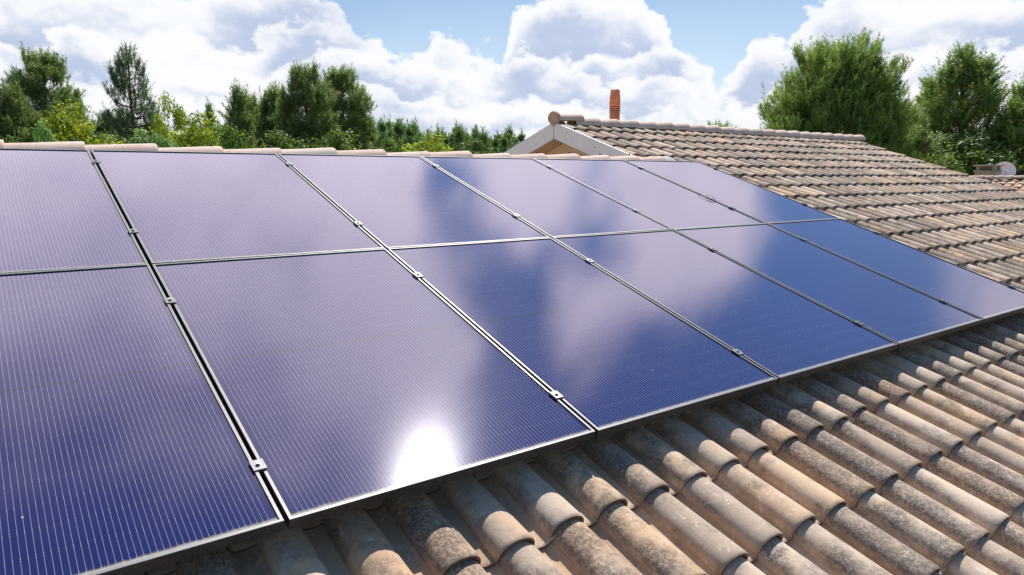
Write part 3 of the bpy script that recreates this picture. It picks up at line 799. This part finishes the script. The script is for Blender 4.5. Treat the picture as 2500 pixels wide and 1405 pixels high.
mb.add(vs, [(0, 1, 2, 3, 4), (9, 8, 7, 6, 5)] + [(i, 5 + i, 5 + (i + 1) % 5, (i + 1) % 5) for i in range(5)])
nbs(mb.build('wall', M_WALL, nb))
rr2 = random.Random(9)
for k in range(44):
    V, F, mi = ridge_tile_mesh(.29, .085, .098, False, .008)
    o = mesh_obj('ridge_tile', V, F, M_RIDGE, nroof, True)
    o.location = (nh0.x, y_hi - .29 * k, zr_n - .055 + rr2.uniform(-.004, .004)); o.rotation_euler = (0, 0, -math.pi / 2 + rr2.uniform(-.02, .02))
# concrete chimney with a slab on legs
c1 = at(2412.5, 424, 25.6); mb = MB(); W2 = .36
zt = at(2412.5, 403.2, 25.6).z; zb = zr_n - .35; zl = at(2412.5, 418, 25.6).z
def cbox(x0, x1, y0, y1, z0, z1): mb.box(c1.x + x0, c1.x + x1, c1.y + y0, c1.y + y1, z0, z1, bev=.01)
cbox(-.27, .27, -.33, .33, zb, zl - .02); cbox(-.31, .31, -.37, .37, zl - .02, zl + .02)
cbox(-.34, .34, -.40, .40, zt - .045, zt)
for sx in (-.24, .12):
    for sy in (-.31, .19): cbox(sx, sx + .12, sy, sy + .12, zl + .02, zt - .045)
cbox(-.05, .05, .0, .08, zl + .02, zt - .045)
chm = mb.build('chimney', M_CONC, nroof); chm['label'] = 'grey concrete chimney with a slab cap on short legs'
# satellite dish
d1 = at(2452, 419, 26.3); dn = (cam_loc - d1); dn.z = 0; dn.normalize(); dn = (dn + Vector((.25, -.1, .28))).normalized()
dish = empty('satellite_dish', d1 - Vector((0, 0, .35))); tag(dish, 'round white satellite dish behind the ridge of the far low roof', 'satellite dish')
qd = dn.to_track_quat('Z', 'Y'); mb = MB(); rd = .345
prof = [(.001, 0)] + [(rd * k / 8, .07 * (k / 8) ** 2) for k in range(1, 9)] + [(rd + .006, .072), (rd + .004, .062)] + [(rd * k / 8, .07 * (k / 8) ** 2 - .008) for k in range(8, 0, -1)]
mb.lathe(prof, 40); mb.v = [tuple(qd @ Vector(p) + Vector((0, 0, .35))) for p in mb.v]
mb.build('reflector', M_DISH, dish, True)
mb = MB(); mb.tube([(0, 0, -1.2), (0, 0, .15), tuple(Vector((0, 0, .35)) - dn * .03)], [.022, .022, .018], 10); mb.build('mast', M_STEEL, dish, True)
mb = MB(); t_ = Vector((0, 0, .35)); mb.tube([t_ + qd @ Vector((0, -rd, .07)), t_ + qd @ Vector((0, -rd * .4, .30))], [.009, .009], 6); mb.tube([t_ + qd @ Vector((0, -rd * .45, .27)), t_ + qd @ Vector((0, -rd * .3, .36))], [.025, .02], 8)
mb.build('feed_arm', M_STEEL, dish, True)

# ------------------------------------------------------------------ trees
def norm(a): return a / (np.linalg.norm(a, axis=-1, keepdims=True) + 1e-9)
def needle_mesh(pos, axis, length, nn, nl, wd, cols, r):
    """bottle-brush shoots: nn needles as slim triangles round each shoot axis"""
    N = len(pos); axis = norm(axis)
    t = r.random((N, nn)) ** .9
    ang = r.random((N, nn)) * 2 * np.pi
    ref = np.where(np.abs(axis[:, 2:3]) < .9, np.array([[0, 0, 1.]]), np.array([[1., 0, 0]]))
    e1 = norm(np.cross(axis, ref)); e2 = np.cross(axis, e1)
    radial = e1[:, None] * np.cos(ang)[..., None] + e2[:, None] * np.sin(ang)[..., None]
    spread = .30 + .40 * r.random((N, nn))
    d = norm(axis[:, None] * (1.05 - spread)[..., None] + radial * spread[..., None])
    base = pos[:, None] + axis[:, None] * (t * length[:, None])[..., None]
    L = nl * (.7 + .6 * r.random((N, nn)))
    tip = base + d * L[..., None]
    side = norm(np.cross(d, r.normal(size=(N, nn, 3))))
    a = base + side * wd; b = base - side * wd
    V = np.stack([a, b, tip], 2).reshape(-1, 3)
    F = np.arange(len(V)).reshape(-1, 3)
    c = cols[:, None, None, :] * (.8 + .4 * r.random((N, nn)))[..., None, None]
    c = np.repeat(c, 3, 2).reshape(-1, 3)
    return V, F, c
def make_pine(seed, H, hb, rad_f, whorls, per, nn=11, nl=.17, dens=1.0, col=((.030, .062, .018), (.075, .125, .030)), up=.5, lean=0., shoot=.26, wd=.016, top_leader=True, trunk_r=None, clus=0, cl_size=1.):
    """returns trunk MB and crown arrays; rad_f(q) crown radius at relative height q in the crown"""
    r = np.random.default_rng(seed); tb = MB(); P, A, Ln, C = [], [], [], []
    tr = trunk_r or H * .016
    tp = [np.array([lean * (z / H) ** 2 + .04 * math.sin(z * 1.3 + seed), .04 * math.cos(z * 1.1 + seed), z]) for z in np.linspace(0, H, 9)]
    tb.tube(tp, [tr * (1.15 - .98 * k / 8) for k in range(9)], 8)
    def tpos(z):
        k = min(7, int(z / H * 8)); f = z / H * 8 - k; return tp[k] * (1 - f) + tp[k + 1] * f
    c0, c1 = np.array(col[0]), np.array(col[1])
    for wz in range(whorls):
        q = (wz + r.uniform(-.3, .3)) / whorls; q = min(max(q, 0.), .985); z = hb + (H - hb) * q
        k0 = r.uniform(0, 6.28)
        for b in range(per):
            a = k0 + 6.283 * b / per + r.normal(0, .25)
            L = rad_f(q) * r.uniform(.72, 1.12)
            if L < .12: L = .12
            e0 = -.1 + up * q * 1.6 + r.normal(0, .12); e1 = e0 + .55 + .5 * q
            p = tpos(z).copy(); pts = [p.copy()]; ns = 6
            for s in range(ns):
                e = e0 + (e1 - e0) * (s / ns) ** 1.3
                p = p + L / ns * np.array([math.cos(e) * math.cos(a), math.cos(e) * math.sin(a), math.sin(e)]); a += r.normal(0, .09)
                pts.append(p.copy())
            br = tr * (.34 - .22 * q) * (L / (rad_f(.3) + .4)) ** .5 + .006
            tb.tube(pts, [br * (1 - .85 * s / ns) for s in range(ns + 1)], 4, cap=False)
            pts = np.array(pts)
            nt = max(6, int(L * 24 * dens))
            for k in range(nt):
                f = 1 - (r.random() ** 1.35) * .72; s = f * ns; i = min(ns - 1, int(s)); bp = pts[i] * (1 - s + i) + pts[i + 1] * (s - i)
                bd = norm(pts[i + 1] - pts[i])
                tw = L * .42 * (1.15 - f) * r.uniform(.3, 1.) + .05
                sd_ = norm(np.cross(bd, np.array([0, 0, 1.]))) * r.choice([-1, 1]); td = norm(bd * .7 + sd_ * r.uniform(.2, 1.) + np.array([0, 0, r.uniform(-.15, .7)]))
                tip = bp + td * tw
                if tw > .25: tb.tube([bp, tip], [.009, .004], 3, cap=False)
                for m_ in range(1 + (tw > .3) + (tw > .55)):
                    g = r.uniform(.45, 1.0) if m_ else 1.0
                    ax = norm(td * .42 + np.array([0, 0, .55 + .6 * q + r.uniform(-.2, .3)]) + r.normal(0, .16, 3))
                    P.append(bp + td * tw * g); A.append(ax); Ln.append(shoot * r.uniform(.6, 1.25) * (.8 + .5 * q))
                    w = np.clip(r.beta(2, 2) * .9 + .12 * (f - .5), 0, 1); C.append((c0 * (1 - w) + c1 * w) * (1.0 if r.random() > .06 else np.array([1.8, 1.15, .9])))
            P.append(pts[-1]); A.append(norm(pts[-1] - pts[-2]) + np.array([0, 0, .5])); Ln.append(shoot * 1.4); C.append(c1)
    for k in range(clus):
        q = r.beta(1.25, 1.35); z = hb + (H - hb) * q; a = r.uniform(0, 6.283); f = r.uniform(.12, 1.0) ** .5
        L = rad_f(q); cp_ = tpos(z) + np.array([math.cos(a), math.sin(a), 0]) * L * f * .95
        cr = (.20 + .16 * r.random()) * cl_size; tone = r.beta(1.6, 1.6)
        m = int(26 * (cr / .3) ** 2 * .9)
        dd = norm(r.normal(size=(m, 3))) * (r.random((m, 1)) ** .45); dd[:, 2] *= .8
        od = np.array([math.cos(a) * f, math.sin(a) * f, 0])
        P += list(cp_ + dd * cr); A += list(od * .35 + dd * .45 + np.array([0, 0, .75 + .35 * q]) + r.normal(0, .12, (m, 3)))
        Ln += list(shoot * r.uniform(.45, .95, m))
        for _ in range(int(3 * f + 1)):                      # upright candles standing out of the cluster
            P.append(cp_ + np.array([r.normal(0, cr * .5), r.normal(0, cr * .5), cr * .55])); A.append(np.array([r.normal(0, .12), r.normal(0, .12), 1.]) + od * .15)
            Ln.append(shoot * r.uniform(1.1, 1.7)); C.append(c0 * .4 + c1 * .6)
        w = np.clip(.55 * tone + .45 * r.random(m) + .22 * dd[:, 2], 0, 1)[:, None]
        C_m = list((c0 * (1 - w) + c1 * w) * np.where(r.random((m, 1)) > .05, 1., np.array([[1.6, 1.1, .9]])))
        C[len(C) - int(3 * f + 1):len(C) - int(3 * f + 1)] = C_m
    if top_leader:
        for k in range(5): P.append(tp[-1] - np.array([0, 0, .12 * k])); A.append(np.array([r.normal(0, .15), r.normal(0, .15), 1])); Ln.append(shoot * 1.5); C.append(c1)
    return tb, needle_mesh(np.array(P), np.array(A), np.array(Ln), nn, nl, wd, np.array(C), r)
def make_broad(seed, H, R, n_cl, per, leaf=.085, col=((.035, .085, .012), (.17, .24, .03)), hb=.35, flat=1.0):
    r = np.random.default_rng(seed); tb = MB()
    tb.tube([(0, 0, 0), (.05, .03, H * .3), (-.04, .05, H * .62)], [H * .022, H * .016, H * .007], 7)
    cs = []
    for k in range(n_cl):
        while True:
            p = r.uniform(-1, 1, 3)
            if np.linalg.norm(p) < 1: break
        p = norm(p) * np.linalg.norm(p) ** .45
        rr_ = R * (1 - .25 * max(0, p[2])) ; c = np.array([p[0] * rr_, p[1] * rr_, H * (hb + (1 - hb) * (.5 + .5 * p[2])) - .1 * H * flat * 0])
        cs.append(c)
        if k % 3 == 0: tb.tube([(0, 0, H * .25 + .1 * H * r.random()), tuple(c * .55 + np.array([0, 0, H * .14])), tuple(c)], [.03, .018, .006], 4, cap=False)
    cs = np.array(cs); cr = R * r.uniform(.16, .36, n_cl); tone = r.random(n_cl)
    idx = np.repeat(np.arange(n_cl), per); N = len(idx)
    dd = norm(r.normal(size=(N, 3))) * (r.random((N, 1)) ** .4); dd[:, 2] *= .75
    pos = cs[idx] + dd * cr[idx, None]
    out = norm(dd + np.array([0, 0, .35]) + r.normal(0, .5, (N, 3)))
    e1 = norm(np.cross(out, r.normal(size=(N, 3)))); e2 = np.cross(out, e1)
    L = leaf * (.6 + .8 * r.random((N, 1)))
    V = np.stack([pos - e1 * L * .5, pos + e2 * L * .34, pos + e1 * L * .55, pos - e2 * L * .34], 1).reshape(-1, 3)
    F = np.arange(4 * N).reshape(-1, 4)
    w = np.clip(.55 * tone[idx] + .45 * r.random(N), 0, 1)[:, None]
    c = np.array(col[0]) * (1 - w) + np.array(col[1]) * w
    return tb, (V, F, np.repeat(c, 4, 0))
PROTO = {}; DIM = {}
SPREAD = dict(round=1.15, open=1.15, slim=1.6, bushy=1.55, oak=1.8, hedge=1.7, pale=1.8, dome=1.12, spread=1.2)   # the widest part of a crown is wider than its top
def plant(key, name, maker, leafmat, px, py_top, depth, H, label, cat, group=None, yaw=0., wide=1.0):
    """first use builds trunk and crown, later uses copy them; py_top / depth give where its top stands"""
    if key not in PROTO:
        tb, (V, F, c) = maker(); V = np.asarray(V)
        DIM[key] = (float(np.percentile(V[:, 2], 99.97)), float(np.percentile(np.hypot(V[:, 0], V[:, 1]), 97)))
        root = empty(name); tr_o = tb.build('trunk', M_BARK, root, True)
        cr_o = mesh_obj('crown', V, F, leafmat, root, attrs={'tint': c}); PROTO[key] = (root, tr_o, cr_o)
    else:
        root0, a, b = PROTO[key]; root = root0.copy(); COL.objects.link(root)
        for ch_ in (a, b):
            q = ch_.copy(); COL.objects.link(q); q.parent = root
    Hm, Rm = DIM[key]; top = at(px, py_top, depth); s = top.z / Hm; wide = wide * SPREAD[key] * depth / 1749.64 / (2 * Rm * s)
    root.location = (top.x, top.y, 0); root.scale = (s * wide, s * wide, s); root.rotation_euler = (0, 0, yaw)
    tag(root, label, cat, group)
    return root
G1 = ((.075, .118, .050), (.20, .265, .105)); G2 = ((.080, .138, .046), (.25, .345, .100)); G3 = ((.058, .100, .062), (.15, .205, .118))
dome_f = lambda R: (lambda q: R * max(.05, (1 - q ** 3.2)) ** .5 * (.80 + .20 * min(1, q / .2)))
cone_f = lambda R: (lambda q: R * (1 - q) ** .75 + .18)
egg_f = lambda R: (lambda q: R * (math.sin(math.pi * min(1, .22 + .78 * q)) ** .8) + .12)
MK = {
 'dome':  lambda: make_pine(21, 9.0, 2.7, dome_f(2.75), 15, 8, 18, .15, .7, G2, .22, shoot=.40, wd=.0115, clus=300, cl_size=1.25),
 'spread': lambda: make_pine(22, 9.2, 1.5, egg_f(1.9), 13, 6, 18, .15, .75, G2, .75, shoot=.50, wd=.0125, clus=95, cl_size=1.2),
 'round': lambda: make_pine(23, 9.0, 5.2, dome_f(1.35), 10, 6, 17, .15, .9, G1, .40, shoot=.36, wd=.0125, clus=74, cl_size=1.05),
 'open':  lambda: make_pine(24, 9.2, 5.7, lambda q: 1.2 * (1 - q) ** .7 + .22, 10, 5, 17, .15, .80, G3, .45, shoot=.40, lean=.2, wd=.012, clus=17, cl_size=.85),
 'slim':  lambda: make_pine(25, 8.0, 2.4, lambda q: 1.0 * (1 - q) ** .8 + .12, 13, 5, 17, .15, .85, G1, .6, shoot=.42, wd=.0125, clus=45, cl_size=.95),
 'bushy': lambda: make_pine(26, 6.4, .9, egg_f(1.45), 11, 6, 17, .15, .8, G1, .55, shoot=.36, wd=.0125, clus=110, cl_size=1.05),
 'oak':   lambda: make_broad(31, 6.0, 1.7, 75, 170, .10, ((.085, .140, .014), (.38, .42, .040)), .22),
 'hedge': lambda: make_broad(32, 4.9, 1.6, 60, 160, .09, ((.045, .085, .020), (.15, .22, .045)), .1),
 'pale':  lambda: make_broad(33, 5.2, 1.3, 50, 170, .085, ((.10, .19, .07), (.24, .36, .15)), .35),
}
def P(key, name, px, py, depth, H, label, cat='tree', group=None, yaw=0., wide=1.0):
    lm = M_LEAF if key in ('oak', 'hedge', 'pale') else M_NEEDLE
    return plant(key, name, MK[key], lm, px, py, depth, H, label, cat, group, yaw, wide)
# left group
P('round', 'pine_tree', 98, 118, 28, 9.0, 'rounded pine behind the left end of the ridge, topmost at the photo left', yaw=.4, wide=155)
P('bushy', 'pine_tree', 22, 200, 23, 6.4, 'bushy olive green pine cut by the left photo edge', yaw=1.0, wide=130)
P('slim', 'pine_tree', 191, 222, 31, 8.0, 'thin young pine peeping out right of the rounded left pine', yaw=.2, wide=38)
P('oak', 'oak_tree', 180, 246, 22, 6.0, 'bright yellow green oak below the rounded left pine', yaw=.5, wide=150)
P('pale', 'shrub', 108, 296, 18, 5.2, 'small light green sapling just above the leftmost ridge tiles', 'shrub', yaw=.3, wide=62)
P('open', 'pine_tree', 317, 104, 26, 9.2, 'tall lone pine with bare lower trunk against the clouds at left', yaw=2.4, wide=140)
P('bushy', 'pine_tree', 268, 272, 30, 6.4, 'dull dark pine low between the yellow oak and the lone pine trunk', yaw=3.0, wide=105)
P('oak', 'oak_tree', 412, 228, 24, 6.0, 'yellow green oak with a narrow pointed top right of the lone pine', yaw=2.0, wide=75)
P('oak', 'oak_tree', 468, 272, 22, 6.0, 'broad yellow green oak low in front of the slim pines', yaw=4.0, wide=155)
P('pale', 'shrub', 360, 316, 16.5, 5.2, 'soft blue green shrub right above the ridge tiles under the lone pine', 'shrub', yaw=1.3, wide=130)
P('slim', 'pine_tree', 510, 243, 30, 8.0, 'slender grey green pine in the gap right of the oaks', yaw=1.2, wide=60)
P('slim', 'pine_tree', 577, 196, 27, 8.0, 'slender dark pine with pointed top, first of the centre left stand', yaw=2.2, wide=90)
P('bushy', 'pine_tree', 610, 226, 29, 6.4, 'pale green pine shoulder to shoulder with the slender dark pine', yaw=.9, wide=85)
P('bushy', 'pine_tree', 672, 204, 30, 6.4, 'grey green pine left of the two tall round pines', yaw=2.9, wide=105)
P('round', 'pine_tree', 746, 152, 26, 9.0, 'sunlit mid green tall pine, left one of the two tall round pines', yaw=2.0, wide=140)
P('round', 'pine_tree', 833, 160, 29, 9.0, 'darker tall pine, right one of the two tall round pines', yaw=3.6, wide=135)
P('slim', 'pine_tree', 872, 262, 30, 8.0, 'short pine at the right foot of the darker tall pine', yaw=.3, wide=75)
P('hedge', 'shrub', 560, 300, 21, 4.9, 'dark green undergrowth shrub below the slender dark pine', 'shrub', yaw=.8, wide=130)
P('hedge', 'shrub', 690, 318, 23, 4.9, 'dark shrub under the trunks of the sunlit tall pine', 'shrub', yaw=2.0, wide=150)
P('hedge', 'shrub', 815, 318, 24, 4.9, 'dark shrub under the trunks of the darker tall pine', 'shrub', yaw=4.1, wide=150)
P('hedge', 'shrub', 60, 312, 21, 4.9, 'dark shrub in the bottom left corner of the trees, above the pink ridge', 'shrub', yaw=5.0, wide=150)
P('hedge', 'shrub', 255, 322, 24, 4.9, 'olive shrub behind the ridge, left of the soft blue green shrub', 'shrub', yaw=1.0, wide=150)
# right group
P('dome', 'pine_tree', 2048, 88, 24, 9.4, 'huge dome shaped pine standing behind the tall roof', yaw=.7, wide=325)
P('spread', 'pine_tree', 2362, 108, 35, 9.2, 'loose spreading pine with long upright shoots at the right', yaw=1.5, wide=255)
P('bushy', 'pine_tree', 2190, 236, 29, 6.4, 'small bright pine in front, between the dome pine and the spreading pine', yaw=2.5, wide=150)
P('oak', 'oak_tree', 2262, 186, 40, 6.0, 'yellow leaved tree peeping through behind the spreading pine', yaw=2.7, wide=75)
P('spread', 'pine_tree', 2520, 168, 34, 9.2, 'pine cut off by the right photo edge', yaw=3.3, wide=170)
P('hedge', 'shrub', 2215, 322, 31, 4.9, 'dark shrub just above the right end of the tall ridge', 'shrub', yaw=3.0, wide=180)
P('hedge', 'shrub', 2330, 326, 33, 4.9, 'dark shrub above the gable edge left of the concrete chimney', 'shrub', yaw=.1, wide=210)
P('hedge', 'shrub', 2450, 322, 35, 4.9, 'leafy green shrub behind the satellite dish', 'shrub', yaw=2.1, wide=230)
P('dome', 'pine_tree', 1757, 297, 44, 9.4, 'far pine of which only the tip shows over the tall ridge', yaw=2.1, wide=120)
# young plantation far off, a mesh each
fr_ = random.Random(17)
FARM = []
for s in range(3):
    tb, (V, F, c) = make_pine(50 + s, 6.2, .7, lambda q: .95 * (1 - q) ** .7 + .08, 9, 5, 7, .30, .55, ((.065, .115, .045), (.13, .21, .085)), .6, shoot=.35, wd=.03)
    nv = len(tb.v); q4 = [f for f in tb.f if len(f) == 4]
    V2 = np.concatenate([np.array(tb.v), V]); tri = [(f[0], f[1], f[2]) for f in q4] + [(f[0], f[2], f[3]) for f in q4]
    F2 = np.concatenate([np.array(tri), F + nv]); c2 = np.concatenate([np.tile([[.10, .07, .05]], (nv, 1)), c])
    o = mesh_obj('young_pine', V2, F2, M_NEEDLE, attrs={'tint': c2}); FARM.append(o)
nfar = 0
for i in range(104):
    px = 880 + 395 * ((i * .618034) % 1.0); dep = 52 + 46 * ((i * .7548) % 1.0)
    if i >= 58: px = -900 + 1780 * ((i * .618034) % 1.0); dep = 46 + 40 * ((i * .7548) % 1.0)      # the same wood runs on behind the left trees
    ytop = 300 + max(px - 880, 0) * .085 + fr_.uniform(-4, 26)
    if fr_.random() < .12: ytop -= 14
    o = FARM[i % 3]
    if nfar >= 3: o = o.copy(); COL.objects.link(o)
    nfar += 1
    top = at(px, ytop, dep); s = top.z / 6.2
    o.location = (top.x, top.y, 0); o.scale = (s * 1.05, s * 1.05, s); o.rotation_euler = (0, 0, fr_.uniform(0, 6.28))
    tag(o, 'young conifer of the distant plantation left of the white gable', 'tree', 'young conifers of the distant plantation')
for px, py, dep, wd_, lb in ((1040, 324, 44, 120, 'yellow green broadleaf tree among the distant young conifers'),
                             (1150, 338, 48, 115, 'round mid green broadleaf tree at the distant wood edge, right of the yellow green one'),
                             (950, 336, 40, 100, 'low green broadleaf tree at the foot of the darker tall pine and the far conifers')):
    P('oak' if px == 1040 else 'hedge', 'broadleaf_tree', px, py, dep, 6.0 if px == 1040 else 4.9, lb, 'tree', yaw=px * .01, wide=wd_)
